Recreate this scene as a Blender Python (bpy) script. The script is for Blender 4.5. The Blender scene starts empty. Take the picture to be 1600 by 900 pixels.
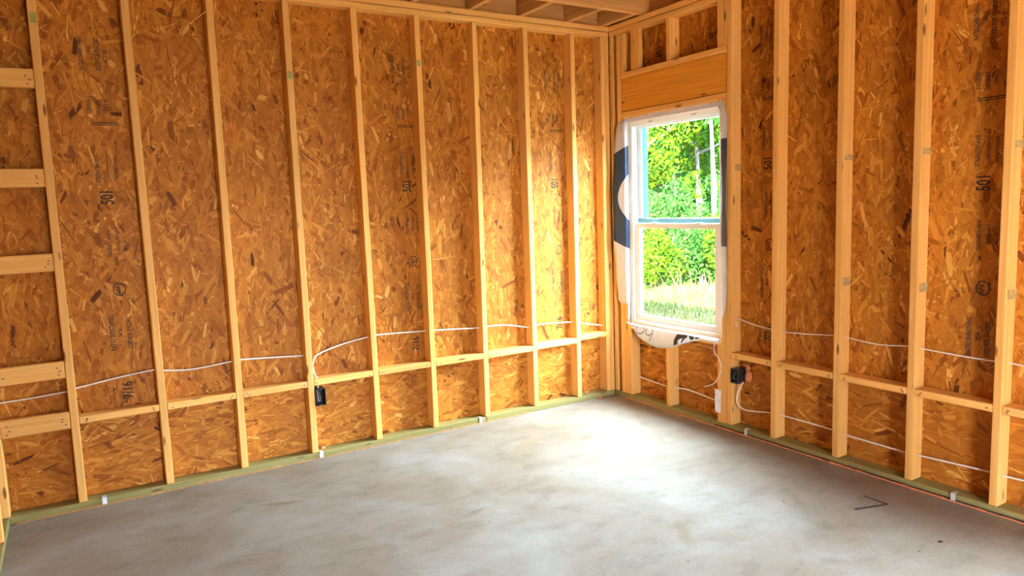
import bpy, bmesh, math, random
import numpy as np
from mathutils import Vector, Matrix

rng = np.random.default_rng(11)
random.seed(11)
SC = bpy.context.scene
COL = SC.collection

# ---------------------------------------------------------------- camera
F_PX = 1118.52
CAM = Vector((-3.5192, -4.2489, 1.5009))
YAW, PITCH, ROLL = 1.0204, -0.116, -0.0356
_fw = Vector((math.cos(YAW) * math.cos(PITCH), math.sin(YAW) * math.cos(PITCH), math.sin(PITCH)))
_rt = Vector((math.sin(YAW), -math.cos(YAW), 0))
_up = _rt.cross(_fw)
RT = math.cos(ROLL) * _rt + math.sin(ROLL) * _up
UP = -math.sin(ROLL) * _rt + math.cos(ROLL) * _up
cam_d = bpy.data.cameras.new('camera')
cam_d.sensor_width = 36.0
cam_d.lens = F_PX / 1600 * 36.0
cam_d.clip_start = 0.02
cam_o = bpy.data.objects.new('camera', cam_d)
COL.objects.link(cam_o)
_m = Matrix((RT, UP, -_fw)).transposed().to_4x4()
_m.translation = CAM
cam_o.matrix_world = _m
SC.camera = cam_o

def ray(px, py):
    return _fw + (px - 800) / F_PX * RT + (450 - py) / F_PX * UP
def on_plane(px, py, axis, val):
    d = ray(px, py)
    return CAM + d * ((val - CAM[axis]) / d[axis])
def onL(px, py, y=0.0): return on_plane(px, py, 1, y)      # on the left-hand wall's plane
def onR(px, py, x=0.0): return on_plane(px, py, 0, x)      # on the window wall's plane
def onF(px, py, z=0.0): return on_plane(px, py, 2, z)      # on the floor

# ---------------------------------------------------------------- world, sun, exposure
world = bpy.data.worlds.new('sky')
SC.world = world
world.use_nodes = True
wn = world.node_tree.nodes
wn['Background'].inputs[0].default_value = (0.71, 0.86, 1.03, 1)
wn['Background'].inputs[1].default_value = 70.0
sun_d = bpy.data.lights.new('sun', 'SUN')
sun_d.energy = 430.0
sun_d.angle = math.radians(1.0)
sun_d.color = (1.0, 0.86, 0.66)
sun_o = bpy.data.objects.new('sun', sun_d)
COL.objects.link(sun_o)
sun_o.rotation_euler = Vector((0.62, 0.62, -0.42)).to_track_quat('-Z', 'Y').to_euler()
vs = SC.view_settings
vs.view_transform = 'Standard'
vs.look = 'None'
vs.gamma = 1.0
vs.use_curve_mapping = False
vs.exposure = 0.78

# room dimensions (corner of the two walls at the origin, inside is x<0, y<0)
H = 2.702            # underside of the top plates
TP = 0.038           # lumber thickness
DP = 0.089           # lumber depth
ZC0 = H + 2 * TP
YB = -6.4            # wall behind the camera
XP = -3.90           # partition
RO1 = (-1.078, -0.161); ROZ = (0.583, 2.10)
RO2 = (-3.95, -3.35)   # a narrower second window further along the same wall

SUN_DOOR = (-2.9, -1.7, 2.1)   # doorway added behind the camera for sun fill: x from, x to, height
def portal(name, loc, rot, sx, sy):
    d = bpy.data.lights.new(name, 'AREA'); d.shape = 'RECTANGLE'; d.size = sx; d.size_y = sy
    d.cycles.is_portal = True
    o = bpy.data.objects.new(name, d); COL.objects.link(o); o.location = loc; o.rotation_euler = rot
portal('daylight_portal', (0.14, sum(RO1) / 2, sum(ROZ) / 2), (0, math.pi / 2, 0), 1.52, 0.92)
portal('daylight_portal', (0.14, sum(RO2) / 2, sum(ROZ) / 2), (0, math.pi / 2, 0), 1.52, 0.60)

portal('daylight_portal', ((SUN_DOOR[0] + SUN_DOOR[1]) / 2, YB - 0.12, SUN_DOOR[2] / 2), (math.pi / 2, 0, 0), SUN_DOOR[1] - SUN_DOOR[0], SUN_DOOR[2])

# ---------------------------------------------------------------- materials
def new_mat(name):
    m = bpy.data.materials.new(name); m.use_nodes = True
    nt = m.node_tree
    return m, nt, nt.nodes, nt.links, nt.nodes['Principled BSDF']
def lin(c):
    return tuple(((v / 255) / 12.92 if v / 255 <= 0.04045 else ((v / 255 + 0.055) / 1.055) ** 2.4) for v in c)
def rgba(c): return (c[0], c[1], c[2], 1)
def ramp(nodes, stops):
    r = nodes.new('ShaderNodeValToRGB')
    e = r.color_ramp.elements
    while len(e) < len(stops): e.new(0.5)
    for i, (p, c) in enumerate(stops):
        e[i].position = p; e[i].color = rgba(c)
    return r
def noise(nodes, links, vec, scale, detail=3, rough=0.55, dist=0.0):
    n = nodes.new('ShaderNodeTexNoise')
    n.inputs['Scale'].default_value = scale; n.inputs['Detail'].default_value = detail
    n.inputs['Roughness'].default_value = rough; n.inputs['Distortion'].default_value = dist
    if vec is not None: links.new(vec, n.inputs['Vector'])
    return n
def mixc(nodes, links, fac, a, b, mode='MIX'):
    n = nodes.new('ShaderNodeMix'); n.data_type = 'RGBA'; n.blend_type = mode
    for sock, v in ((n.inputs['Factor'], fac), (n.inputs[6], a), (n.inputs[7], b)):
        if isinstance(v, (int, float)): sock.default_value = v
        elif isinstance(v, tuple): sock.default_value = rgba(v)
        else: links.new(v, sock)
    return n.outputs[2]
def mathn(nodes, links, op, a, b=None, clamp=False):
    n = nodes.new('ShaderNodeMath'); n.operation = op; n.use_clamp = clamp
    for i, v in enumerate((a, b)):
        if v is None: continue
        if isinstance(v, (int, float)): n.inputs[i].default_value = v
        else: links.new(v, n.inputs[i])
    return n.outputs[0]
def mapping(nodes, links, vec, scale=(1, 1, 1), loc=(0, 0, 0)):
    n = nodes.new('ShaderNodeMapping')
    n.inputs['Scale'].default_value = scale; n.inputs['Location'].default_value = loc
    links.new(vec, n.inputs['Vector'])
    return n.outputs[0]

def lumber(name, light, dark, knot, vary=0.25, bump=0.25):
    """sawn softwood: grain along the local Z of every board, scattered knots, tint differs from board to board"""
    m, nt, N, L, P = new_mat(name)
    tc = N.new('ShaderNodeTexCoord'); oi = N.new('ShaderNodeObjectInfo')
    sh = N.new('ShaderNodeVectorMath'); sh.operation = 'MULTIPLY_ADD'
    cmb = N.new('ShaderNodeCombineXYZ')
    for i in range(3): L.new(oi.outputs['Random'], cmb.inputs[i])
    L.new(cmb.outputs[0], sh.inputs[0]); sh.inputs[1].default_value = (13.1, 7.7, 29.3)
    L.new(tc.outputs['Object'], sh.inputs[2])
    v = sh.outputs[0]
    warp = noise(N, L, mapping(N, L, v, (3, 3, 2.2)), 1.0, 2)
    add = N.new('ShaderNodeVectorMath'); add.operation = 'MULTIPLY_ADD'
    L.new(warp.outputs['Color'], add.inputs[0]); add.inputs[1].default_value = (0.02, 0.02, 0.0); L.new(v, add.inputs[2])
    g = noise(N, L, mapping(N, L, add.outputs[0], (70, 70, 1.6)), 1.0, 3, 0.6)
    broad = noise(N, L, mapping(N, L, v, (9, 9, 1.1)), 1.0, 2)
    r = ramp(N, [(0.30, dark), (0.52, tuple((a + b) / 2 for a, b in zip(light, dark))), (0.68, light)])
    L.new(g.outputs['Fac'], r.inputs[0])
    c = mixc(N, L, mathn(N, L, 'MULTIPLY', broad.outputs['Fac'], 0.45), r.outputs[0], dark)
    # knots
    vo = N.new('ShaderNodeTexVoronoi'); vo.inputs['Scale'].default_value = 1.0
    L.new(mapping(N, L, v, (14, 14, 3.3)), vo.inputs['Vector'])
    kn = ramp(N, [(0.0, (1, 1, 1)), (0.075, (0.85, 0.85, 0.85)), (0.13, (0, 0, 0))])
    L.new(vo.outputs['Distance'], kn.inputs[0])
    c = mixc(N, L, kn.outputs[0], c, knot)
    # board to board tint
    hsv = N.new('ShaderNodeHueSaturation'); L.new(c, hsv.inputs['Color'])
    L.new(mathn(N, L, 'MULTIPLY_ADD', oi.outputs['Random'], vary), hsv.inputs['Value'])
    hsv.inputs['Value'].links[0].from_node.inputs[2].default_value = 1.0 - vary / 2
    L.new(hsv.outputs[0], P.inputs['Base Color'])
    P.inputs['Roughness'].default_value = 0.62
    P.inputs['Specular IOR Level'].default_value = 0.25
    b = N.new('ShaderNodeBump'); b.inputs['Strength'].default_value = bump; b.inputs['Distance'].default_value = 0.002
    L.new(g.outputs['Fac'], b.inputs['Height']); L.new(b.outputs[0], P.inputs['Normal'])
    return m
M = {}
M['pine'] = lumber('pine_lumber', (0.92, 0.54, 0.175), (0.77, 0.375, 0.085), (0.16, 0.06, 0.02))
M['header'] = lumber('header_lumber', (0.86, 0.39, 0.05), (0.64, 0.24, 0.022), (0.16, 0.06, 0.02), 0.08)
M['treated'] = lumber('treated_lumber', (0.35, 0.30, 0.11), (0.23, 0.19, 0.06), (0.14, 0.08, 0.03), 0.065)
M['joist'] = lumber('joist_lumber', (0.78, 0.43, 0.16), (0.56, 0.26, 0.07), (0.16, 0.06, 0.02))

def osb_mat():
    m, nt, N, L, P = new_mat('oriented_strand_board')
    at = N.new('ShaderNodeAttribute'); at.attribute_name = 'tone'; at.attribute_type = 'GEOMETRY'
    uv = N.new('ShaderNodeUVMap'); uv.uv_map = 'UVMap'
    r = ramp(N, [(0.0, (0.10, 0.026, 0.005)), (0.08, (0.26, 0.076, 0.010)), (0.35, (0.43, 0.146, 0.017)),
                 (0.65, (0.55, 0.208, 0.024)), (0.90, (0.68, 0.300, 0.046)), (1.0, (0.80, 0.43, 0.11))])
    L.new(at.outputs['Fac'], r.inputs[0])
    g = noise(N, L, mapping(N, L, uv.outputs[0], (14, 420, 1)), 1.0, 3, 0.6)
    gr = ramp(N, [(0.3, (0.74, 0.70, 0.66)), (0.62, (1.08, 1.08, 1.08))])
    L.new(g.outputs['Fac'], gr.inputs[0])
    c = mixc(N, L, 1.0, r.outputs[0], gr.outputs[0], 'MULTIPLY')
    tc = N.new('ShaderNodeTexCoord')
    big = noise(N, L, tc.outputs['Object'], 3.0, 3)
    br = ramp(N, [(0.3, (0.86, 0.83, 0.80)), (0.65, (1.06, 1.06, 1.06))])
    L.new(big.outputs['Fac'], br.inputs[0])
    c = mixc(N, L, 1.0, c, br.outputs[0], 'MULTIPLY')
    L.new(c, P.inputs['Base Color'])
    P.inputs['Roughness'].default_value = 0.6
    P.inputs['Specular IOR Level'].default_value = 0.18
    return m
M['osb'] = osb_mat()

def concrete_mat():
    m, nt, N, L, P = new_mat('floor_concrete')
    geo = N.new('ShaderNodeNewGeometry')
    v = geo.outputs['Position']
    a = noise(N, L, v, 1.3, 6, 0.6, 0.6)
    b = noise(N, L, mapping(N, L, v, (5, 8, 5)), 1.0, 6, 0.68, 0.4)
    f = noise(N, L, v, 75, 3, 0.7)
    r = ramp(N, [(0.30, (0.225, 0.168, 0.112)), (0.5, (0.275, 0.232, 0.184)), (0.7, (0.330, 0.306, 0.272))])
    L.new(a.outputs['Fac'], r.inputs[0])
    r2 = ramp(N, [(0.30, (0.80, 0.78, 0.76)), (0.48, (0.98, 0.98, 0.97)), (0.66, (1.06, 1.06, 1.06))])
    L.new(b.outputs['Fac'], r2.inputs[0])
    c = mixc(N, L, 1.0, r.outputs[0], r2.outputs[0], 'MULTIPLY')
    r3 = ramp(N, [(0.34, (0.80, 0.79, 0.77)), (0.5, (1, 1, 1))])
    L.new(f.outputs['Fac'], r3.inputs[0])
    c = mixc(N, L, 0.8, c, r3.outputs[0], 'MULTIPLY')
    # specks of dirt
    vo = N.new('ShaderNodeTexVoronoi'); vo.inputs['Scale'].default_value = 3.2; L.new(v, vo.inputs['Vector'])
    sp = ramp(N, [(0.0, (1, 1, 1)), (0.018, (1, 1, 1)), (0.026, (0, 0, 0))]); L.new(vo.outputs['Distance'], sp.inputs[0])
    c = mixc(N, L, mathn(N, L, 'MULTIPLY', sp.outputs[0], 0.8), c, (0.10, 0.08, 0.07))
    # a few stains with a shape of their own: (x, y, half length, half width, angle, colour, strength)
    for (x, y, hl, hw, ang, col, st) in (
            (-1.27, -1.99, 0.20, 0.045, math.radians(57), (0.20, 0.135, 0.05), 0.55),
            (-2.70, -0.56, 0.12, 0.035, math.radians(-20), (0.17, 0.10, 0.03), 0.6),
            (-0.80, -0.68, 0.10, 0.05, math.radians(20), (0.24, 0.12, 0.08), 0.5),
            (-0.92, -0.62, 0.12, 0.035, math.radians(60), (0.23, 0.13, 0.07), 0.45),
            (-1.20, -0.55, 0.18, 0.05, math.radians(35), (0.24, 0.15, 0.06), 0.45),
            (-1.95, -1.25, 0.10, 0.03, math.radians(10), (0.15, 0.09, 0.065), 0.4)):
        sub = N.new('ShaderNodeVectorMath'); sub.operation = 'SUBTRACT'; L.new(v, sub.inputs[0]); sub.inputs[1].default_value = (x, y, 0)
        rot = N.new('ShaderNodeVectorRotate'); rot.rotation_type = 'Z_AXIS'; rot.inputs['Angle'].default_value = -ang; L.new(sub.outputs[0], rot.inputs['Vector'])
        sc = N.new('ShaderNodeVectorMath'); sc.operation = 'MULTIPLY'; L.new(rot.outputs[0], sc.inputs[0]); sc.inputs[1].default_value = (1 / hl, 1 / hw, 0)
        ln = N.new('ShaderNodeVectorMath'); ln.operation = 'LENGTH'; L.new(sc.outputs[0], ln.inputs[0])
        wob = noise(N, L, v, 14, 3)
        d = mathn(N, L, 'ADD', ln.outputs['Value'], mathn(N, L, 'MULTIPLY', wob.outputs['Fac'], 1.1))
        mk = ramp(N, [(0.55, (1, 1, 1)), (0.98, (0, 0, 0))])
        L.new(mathn(N, L, 'MULTIPLY', d, 0.65), mk.inputs[0])
        c = mixc(N, L, mathn(N, L, 'MULTIPLY', mk.outputs[0], st), c, col)
    L.new(c, P.inputs['Base Color'])
    P.inputs['Roughness'].default_value = 0.72
    P.inputs['Specular IOR Level'].default_value = 0.18
    bp = N.new('ShaderNodeBump'); bp.inputs['Strength'].default_value = 0.12; bp.inputs['Distance'].default_value = 0.004
    L.new(b.outputs['Fac'], bp.inputs['Height']); L.new(bp.outputs[0], P.inputs['Normal'])
    return m
M['concrete'] = concrete_mat()

def plain(name, col, rough=0.5, metal=0.0, vary=0.12, scale=18.0):
    m, nt, N, L, P = new_mat(name)
    tc = N.new('ShaderNodeTexCoord')
    n = noise(N, L, tc.outputs['Object'], scale, 3)
    r = ramp(N, [(0.3, tuple(v * (1 - vary) for v in col)), (0.7, tuple(min(1, v * (1 + vary)) for v in col))])
    L.new(n.outputs['Fac'], r.inputs[0]); L.new(r.outputs[0], P.inputs['Base Color'])
    P.inputs['Roughness'].default_value = rough; P.inputs['Metallic'].default_value = metal
    return m
M['ink'] = plain('black_ink', (0.035, 0.022, 0.016), 0.8)
M['vinyl'] = plain('white_vinyl', (0.84, 0.84, 0.83), 0.35, 0, 0.03)
_nt = M['vinyl'].node_tree
_t = _nt.nodes.new('ShaderNodeBsdfTranslucent'); _t.inputs[0].default_value = (0.85, 0.87, 0.90, 1)
_x = _nt.nodes.new('ShaderNodeMixShader'); _x.inputs[0].default_value = 0.06
_nt.links.new(_nt.nodes['Principled BSDF'].outputs[0], _x.inputs[1]); _nt.links.new(_t.outputs[0], _x.inputs[2])
_nt.links.new(_x.outputs[0], _nt.nodes['Material Output'].inputs['Surface'])
M['strip_cyan'] = plain('cyan_translucent', (0.55, 0.92, 0.97), 0.3, 0, 0.05)
_nt = M['strip_cyan'].node_tree
_t = _nt.nodes.new('ShaderNodeBsdfTranslucent'); _t.inputs[0].default_value = (0.20, 0.70, 0.78, 1)
_x = _nt.nodes.new('ShaderNodeMixShader'); _x.inputs[0].default_value = 0.6
_nt.links.new(_nt.nodes['Principled BSDF'].outputs[0], _x.inputs[1]); _nt.links.new(_t.outputs[0], _x.inputs[2])
_nt.links.new(_x.outputs[0], _nt.nodes['Material Output'].inputs['Surface'])
M['cable'] = plain('white_cable_jacket', (0.80, 0.74, 0.68), 0.45, 0, 0.05)
M['box'] = plain('black_plastic', (0.018, 0.018, 0.022), 0.35)
M['copper'] = plain('bare_copper', (0.75, 0.48, 0.16), 0.35, 0.7)
M['foam'] = plain('orange_foam', (0.62, 0.20, 0.07), 0.7, 0, 0.25, 40)
M['foam_old'] = plain('weathered_foam', (0.44, 0.20, 0.07), 0.8, 0, 0.3, 40)
M['steel'] = plain('galvanised_steel', (0.72, 0.76, 0.80), 0.35, 0.35)
M['plate'] = plain('white_plate', (0.80, 0.84, 0.88), 0.4)
M['green_ink'] = plain('green_paint_mark', (0.36, 0.34, 0.09), 0.8)
M['grey_ink'] = plain('grey_stamp', (0.42, 0.29, 0.11), 0.8, 0, 0.3, 60)
M['nail'] = plain('nail_head', (0.06, 0.035, 0.02), 0.5)
M['mark'] = plain('dark_brown_mark', (0.055, 0.030, 0.02), 0.8)
M['silt'] = plain('blue_grey_fabric', (0.010, 0.014, 0.021), 0.8)
M['bark'] = plain('tree_bark', (0.025, 0.02, 0.015), 0.9, 0, 0.3)
M['palebark'] = plain('pale_bark', (0.035, 0.032, 0.026), 0.9, 0, 0.2)

def leaf_mat(name, lo, hi):
    m, nt, N, L, P = new_mat(name)
    at = N.new('ShaderNodeAttribute'); at.attribute_name = 'tone'
    r = ramp(N, [(0.0, lo), (1.0, hi)]); L.new(at.outputs['Fac'], r.inputs[0])
    L.new(r.outputs[0], P.inputs['Base Color']); P.inputs['Roughness'].default_value = 0.8; P.inputs['Specular IOR Level'].default_value = 0.03
    t = N.new('ShaderNodeBsdfTranslucent'); L.new(r.outputs[0], t.inputs['Color'])
    mx = N.new('ShaderNodeMixShader'); mx.inputs[0].default_value = 0.35
    L.new(P.outputs[0], mx.inputs[1]); L.new(t.outputs[0], mx.inputs[2])
    L.new(mx.outputs[0], N['Material Output'].inputs['Surface'])
    return m
M['leaf_y'] = leaf_mat('yellow_green_leaves', (0.004, 0.016, 0.0003), (0.0115, 0.026, 0.0003))
M['leaf_g'] = leaf_mat('green_leaves', (0.0025, 0.0145, 0.0016), (0.0072, 0.030, 0.0052))
M['grass'] = leaf_mat('grass_blades', (0.006, 0.019, 0.0025), (0.032, 0.031, 0.013))

def glass_mat():
    m, nt, N, L, P = new_mat('window_glass')
    N.remove(P)
    tr = N.new('ShaderNodeBsdfTransparent'); tr.inputs[0].default_value = (0.93, 0.97, 0.95, 1)
    gl = N.new('ShaderNodeBsdfGlossy'); gl.inputs['Roughness'].default_value = 0.02
    fr = N.new('ShaderNodeFresnel'); fr.inputs['IOR'].default_value = 1.45
    geo = N.new('ShaderNodeNewGeometry')
    fac = mathn(N, L, 'MULTIPLY', fr.outputs[0], mathn(N, L, 'SUBTRACT', 1.0, geo.outputs['Backfacing']))
    mx = N.new('ShaderNodeMixShader'); L.new(fac, mx.inputs[0]); L.new(tr.outputs[0], mx.inputs[1]); L.new(gl.outputs[0], mx.inputs[2])
    L.new(mx.outputs[0], N['Material Output'].inputs['Surface'])
    return m
M['glass'] = glass_mat()

def wrap_mat(name, printed):
    """thin white woven house wrap that lets some daylight through; printed=True adds the dark blue ring of its logo (UV in metres)"""
    m, nt, N, L, P = new_mat(name)
    uv = N.new('ShaderNodeUVMap'); uv.uv_map = 'UVMap'
    n = noise(N, L, mapping(N, L, uv.outputs[0], (40, 8, 1)), 1.0, 3)
    r = ramp(N, [(0.3, (0.76, 0.75, 0.73)), (0.7, (0.88, 0.88, 0.87))]); L.new(n.outputs['Fac'], r.inputs[0])
    c = r.outputs[0]
    if printed:
        sub = N.new('ShaderNodeVectorMath'); sub.operation = 'SUBTRACT'; L.new(uv.outputs[0], sub.inputs[0]); sub.inputs[1].default_value = (0.283, 1.522, 0)
        ln = N.new('ShaderNodeVectorMath'); ln.operation = 'LENGTH'; L.new(sub.outputs[0], ln.inputs[0])
        inn = mathn(N, L, 'GREATER_THAN', ln.outputs['Value'], 0.182)
        out = mathn(N, L, 'LESS_THAN', ln.outputs['Value'], 0.385)
        c = mixc(N, L, mathn(N, L, 'MULTIPLY', inn, out), c, (0.020, 0.050, 0.115))
    L.new(c, P.inputs['Base Color']); P.inputs['Roughness'].default_value = 0.45
    t = N.new('ShaderNodeBsdfTranslucent'); L.new(c, t.inputs['Color'])
    mx = N.new('ShaderNodeMixShader'); mx.inputs[0].default_value = 0.35
    L.new(P.outputs[0], mx.inputs[1]); L.new(t.outputs[0], mx.inputs[2])
    L.new(mx.outputs[0], N['Material Output'].inputs['Surface'])
    return m
M['wrap'] = wrap_mat('house_wrap_plain', False)
M['wrap_logo'] = wrap_mat('house_wrap_printed', True)
M['navy'] = plain('navy_print', (0.020, 0.045, 0.10), 0.5, 0, 0.1)

def ground_mat():
    m, nt, N, L, P = new_mat('grassy_ground')
    geo = N.new('ShaderNodeNewGeometry')
    n = noise(N, L, geo.outputs['Position'], 0.9, 5, 0.65)
    r = ramp(N, [(0.3, (0.026, 0.023, 0.014)), (0.5, (0.016, 0.019, 0.007)), (0.7, (0.005, 0.013, 0.002))])
    L.new(n.outputs['Fac'], r.inputs[0]); L.new(r.outputs[0], P.inputs['Base Color']); P.inputs['Roughness'].default_value = 0.9
    return m
M['ground'] = ground_mat()

# ---------------------------------------------------------------- helpers
def thing(name, label, cat, loc=(0, 0, 0), kind=None, group=None):
    o = bpy.data.objects.new(name, None); COL.objects.link(o)
    o.empty_display_size = 0.1
    o.location = loc
    return tag(o, label, cat, kind, group)
def tag(o, label, cat, kind=None, group=None):
    o['label'] = label; o['category'] = cat
    if kind: o['kind'] = kind
    if group: o['group'] = group
    return o
def world_loc(o):
    v = Vector(o.location)
    while o.parent is not None:
        o = o.parent; v = v + Vector(o.location)
    return v
def link(name, mesh, parent=None, loc=(0, 0, 0), rot=None):
    """place an object at a world position; parents are never rotated unless local() is used"""
    o = bpy.data.objects.new(name, mesh); COL.objects.link(o)
    l = Vector(loc)
    if parent is not None:
        o.parent = parent; l = l - world_loc(parent)
    o.location = l
    if rot is not None: o.rotation_euler = rot
    return o
def local(name, mesh, parent, loc=(0, 0, 0), rot=None):
    o = bpy.data.objects.new(name, mesh); COL.objects.link(o); o.parent = parent; o.location = loc
    if rot is not None: o.rotation_euler = rot
    return o
def mesh_from(name, verts, faces, mats=(), smooth=False, mi=None):
    me = bpy.data.meshes.new(name)
    me.from_pydata([tuple(v) for v in verts], [], [tuple(f) for f in faces])
    for m in mats: me.materials.append(m)
    if mi is not None: me.polygons.foreach_set('material_index', mi)
    if smooth: me.polygons.foreach_set('use_smooth', [True] * len(me.polygons))
    me.update()
    return me
def bm_to_mesh(bm, name, mats, smooth=False):
    me = bpy.data.meshes.new(name); bm.to_mesh(me); bm.free()
    for m in mats: me.materials.append(m)
    if smooth: me.polygons.foreach_set('use_smooth', [True] * len(me.polygons))
    return me
def bm_box(bm, x0, x1, y0, y1, z0, z1, bevel=0.0, seg=2, mi=0):
    r = bmesh.ops.create_cube(bm, size=1.0)
    for v in r['verts']:
        v.co = Vector(((x0 + x1) / 2 + v.co.x * (x1 - x0), (y0 + y1) / 2 + v.co.y * (y1 - y0), (z0 + z1) / 2 + v.co.z * (z1 - z0)))
    fs = set()
    for v in r['verts']:
        fs.update(v.link_faces)
    for f in fs: f.material_index = mi
    if bevel > 0:
        es = set()
        for v in r['verts']: es.update(v.link_edges)
        bmesh.ops.bevel(bm, geom=list(es), offset=bevel, segments=seg, affect='EDGES', profile=0.5)
BOARDS = {}
def board_mesh(dx, dy, length, mat, bevel=0.0045):
    key = (round(dx, 4), round(dy, 4), round(length, 4), mat, bevel)
    if key not in BOARDS:
        bm = bmesh.new()
        bm_box(bm, -dx / 2, dx / 2, -dy / 2, dy / 2, -length / 2, length / 2, bevel)
        BOARDS[key] = bm_to_mesh(bm, 'board', [M[mat]])
    return BOARDS[key]
def board(name, parent, x0, x1, y0, y1, z0, z1, mat='pine', bevel=0.0045):
    """a piece of lumber between two corners; its grain follows its longest side"""
    d = (x1 - x0, y1 - y0, z1 - z0)
    c = ((x0 + x1) / 2, (y0 + y1) / 2, (z0 + z1) / 2)
    ax = max(range(3), key=lambda i: d[i])
    if ax == 2: return link(name, board_mesh(d[0], d[1], d[2], mat, bevel), parent, c)
    if ax == 0: return link(name, board_mesh(d[2], d[1], d[0], mat, bevel), parent, c, (0, math.pi / 2, 0))
    return link(name, board_mesh(d[0], d[2], d[1], mat, bevel), parent, c, (-math.pi / 2, 0, 0))
def tube(pts, r, seg=8, wob=0.0, closed_ends=True, samples=0):
    """verts, faces of a tube through pts (optionally smoothed as a Catmull-Rom curve)"""
    P = [Vector(p) for p in pts]
    if samples and len(P) > 2:
        Q = []
        for i in range(len(P) - 1):
            a, b, c, d = P[max(i - 1, 0)], P[i], P[i + 1], P[min(i + 2, len(P) - 1)]
            for k in range(samples):
                t = k / samples
                Q.append(0.5 * ((2 * b) + (c - a) * t + (2 * a - 5 * b + 4 * c - d) * t * t + (3 * b - a - 3 * c + d) * t ** 3))
        Q.append(P[-1]); P = Q
    V, Fc = [], []
    up0 = Vector((0, 0, 1))
    for i, q in enumerate(P):
        t = (P[min(i + 1, len(P) - 1)] - P[max(i - 1, 0)]).normalized()
        a = t.cross(up0)
        if a.length < 1e-3: a = t.cross(Vector((1, 0, 0)))
        a.normalize(); b = a.cross(t)
        rr = r[i] if isinstance(r, (list, tuple)) else r
        for k in range(seg):
            w = rr * (1 + (random.random() - 0.5) * wob)
            an = 2 * math.pi * k / seg
            V.append(q + a * math.cos(an) * w + b * math.sin(an) * w)
    n = len(P)
    for i in range(n - 1):
        for k in range(seg):
            k2 = (k + 1) % seg
            Fc.append((i * seg + k, i * seg + k2, (i + 1) * seg + k2, (i + 1) * seg + k))
    if closed_ends:
        Fc.append(tuple(range(seg))[::-1]); Fc.append(tuple((n - 1) * seg + k for k in range(seg)))
    return V, Fc
def lump(name, mat, r, sq=(1, 1, 1), rough=0.35, sub=2, seed=0):
    rd = random.Random(seed)
    bm = bmesh.new()
    bmesh.ops.create_icosphere(bm, subdivisions=sub, radius=r)
    ph = [rd.random() * 6 for _ in range(6)]
    for v in bm.verts:
        n = v.co.normalized()
        k = 1 + rough * (math.sin(n.x * 4 + ph[0]) * math.sin(n.y * 3.6 + ph[1]) + 0.5 * math.sin(n.z * 6 + ph[2]) * math.cos(n.x * 5 + ph[3]))
        v.co = Vector((n.x * r * k * sq[0], n.y * r * k * sq[1], n.z * r * k * sq[2]))
    return bm_to_mesh(bm, name, [mat], True)

# ---------------------------------------------------------------- OSB panels: every strand is a flake of its own on the face
def osb_panel(parent, origin, udir, ndir, u0, u1, z0, z1, grain='v', density=2500, thick=0.011):
    """a panel in the plane through origin; udir runs along the wall, ndir points into the room"""
    u_, n_ = Vector(udir), Vector(ndir)
    c = Vector(origin) + u_ * ((u0 + u1) / 2) + Vector((0, 0, (z0 + z1) / 2))
    du, dz = (u1 - u0) / 2, (z1 - z0) / 2
    V, Fs, tone, uvs = [], [], [], []
    def pt(u, z, h): return (u_.x * u + n_.x * h, u_.y * u + n_.y * h, z)
    for h in (-thick, 0.0):
        for (u, z) in ((-du, -dz), (du, -dz), (du, dz), (-du, dz)): V.append(pt(u, z, h))
    flip = u_.cross(Vector((0, 0, 1))).dot(n_) < 0
    box = [(4, 5, 6, 7), (3, 2, 1, 0), (0, 1, 5, 4), (1, 2, 6, 5), (2, 3, 7, 6), (3, 0, 4, 7)]
    for f in box:
        f = f if not flip else f[::-1]
        Fs.append(f); tone.append(0.35); uvs.extend([(0, 0), (0.1, 0), (0.1, 0.1), (0, 0.1)])
    n = int(density * 4 * du * dz)
    for i in range(n):
        cu, cz = rng.uniform(-du, du), rng.uniform(-dz, dz)
        if rng.random() < 0.72: ang = rng.normal(0, 0.42)
        else: ang = rng.uniform(-1.57, 1.57)
        if grain == 'v': ang += math.pi / 2
        ln = rng.uniform(0.016, 0.068)
        wd = rng.uniform(0.003, 0.0155)
        if rng.random() < 0.40: wd *= 0.32                      # splinters
        h = 0.0002 + 0.0016 * rng.random()
        ca, sa = math.cos(ang), math.sin(ang)
        s1, s2, s3, s4 = rng.uniform(0.55, 1.0, 4)
        prof = [(-1.0, -0.9 * s1), (-0.2, -1.0), (s2, -0.85), (1.0, 0.6 * s3), (0.25, 1.0), (-s4, 0.8)]
        b = len(V)
        tu = rng.uniform(0, 9); tv = rng.uniform(0, 9)
        for (a_, w_) in prof:
            lu, lw = a_ * ln, w_ * wd
            uu = min(max(cu + lu * ca - lw * sa, -du), du); zz = min(max(cz + lu * sa + lw * ca, -dz), dz)
            V.append(pt(uu, zz, h)); uvs.append((tu + lu, tv + lw))
        idx = [b, b + 1, b + 2, b + 3, b + 4, b + 5]
        if flip:
            idx = idx[::-1]; uvs[-6:] = uvs[-6:][::-1]
        Fs.append(tuple(idx))
        q = rng.random()
        tone.append(rng.uniform(0.0, 0.10) if q < 0.022 else (rng.uniform(0.80, 1.0) if (q > 0.93 or (wd < 0.003 and q > 0.75)) else float(np.clip(rng.normal(0.50, 0.19), 0.10, 0.88))))
    me = mesh_from('osb_panel', V, Fs, [M['osb']])
    a = me.attributes.new('tone', 'FLOAT', 'FACE'); a.data.foreach_set('value', tone)
    ul = me.uv_layers.new(name='UVMap'); ul.data.foreach_set('uv', [x for p in uvs for x in p])
    return link('osb_panel', me, parent, c)

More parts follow.
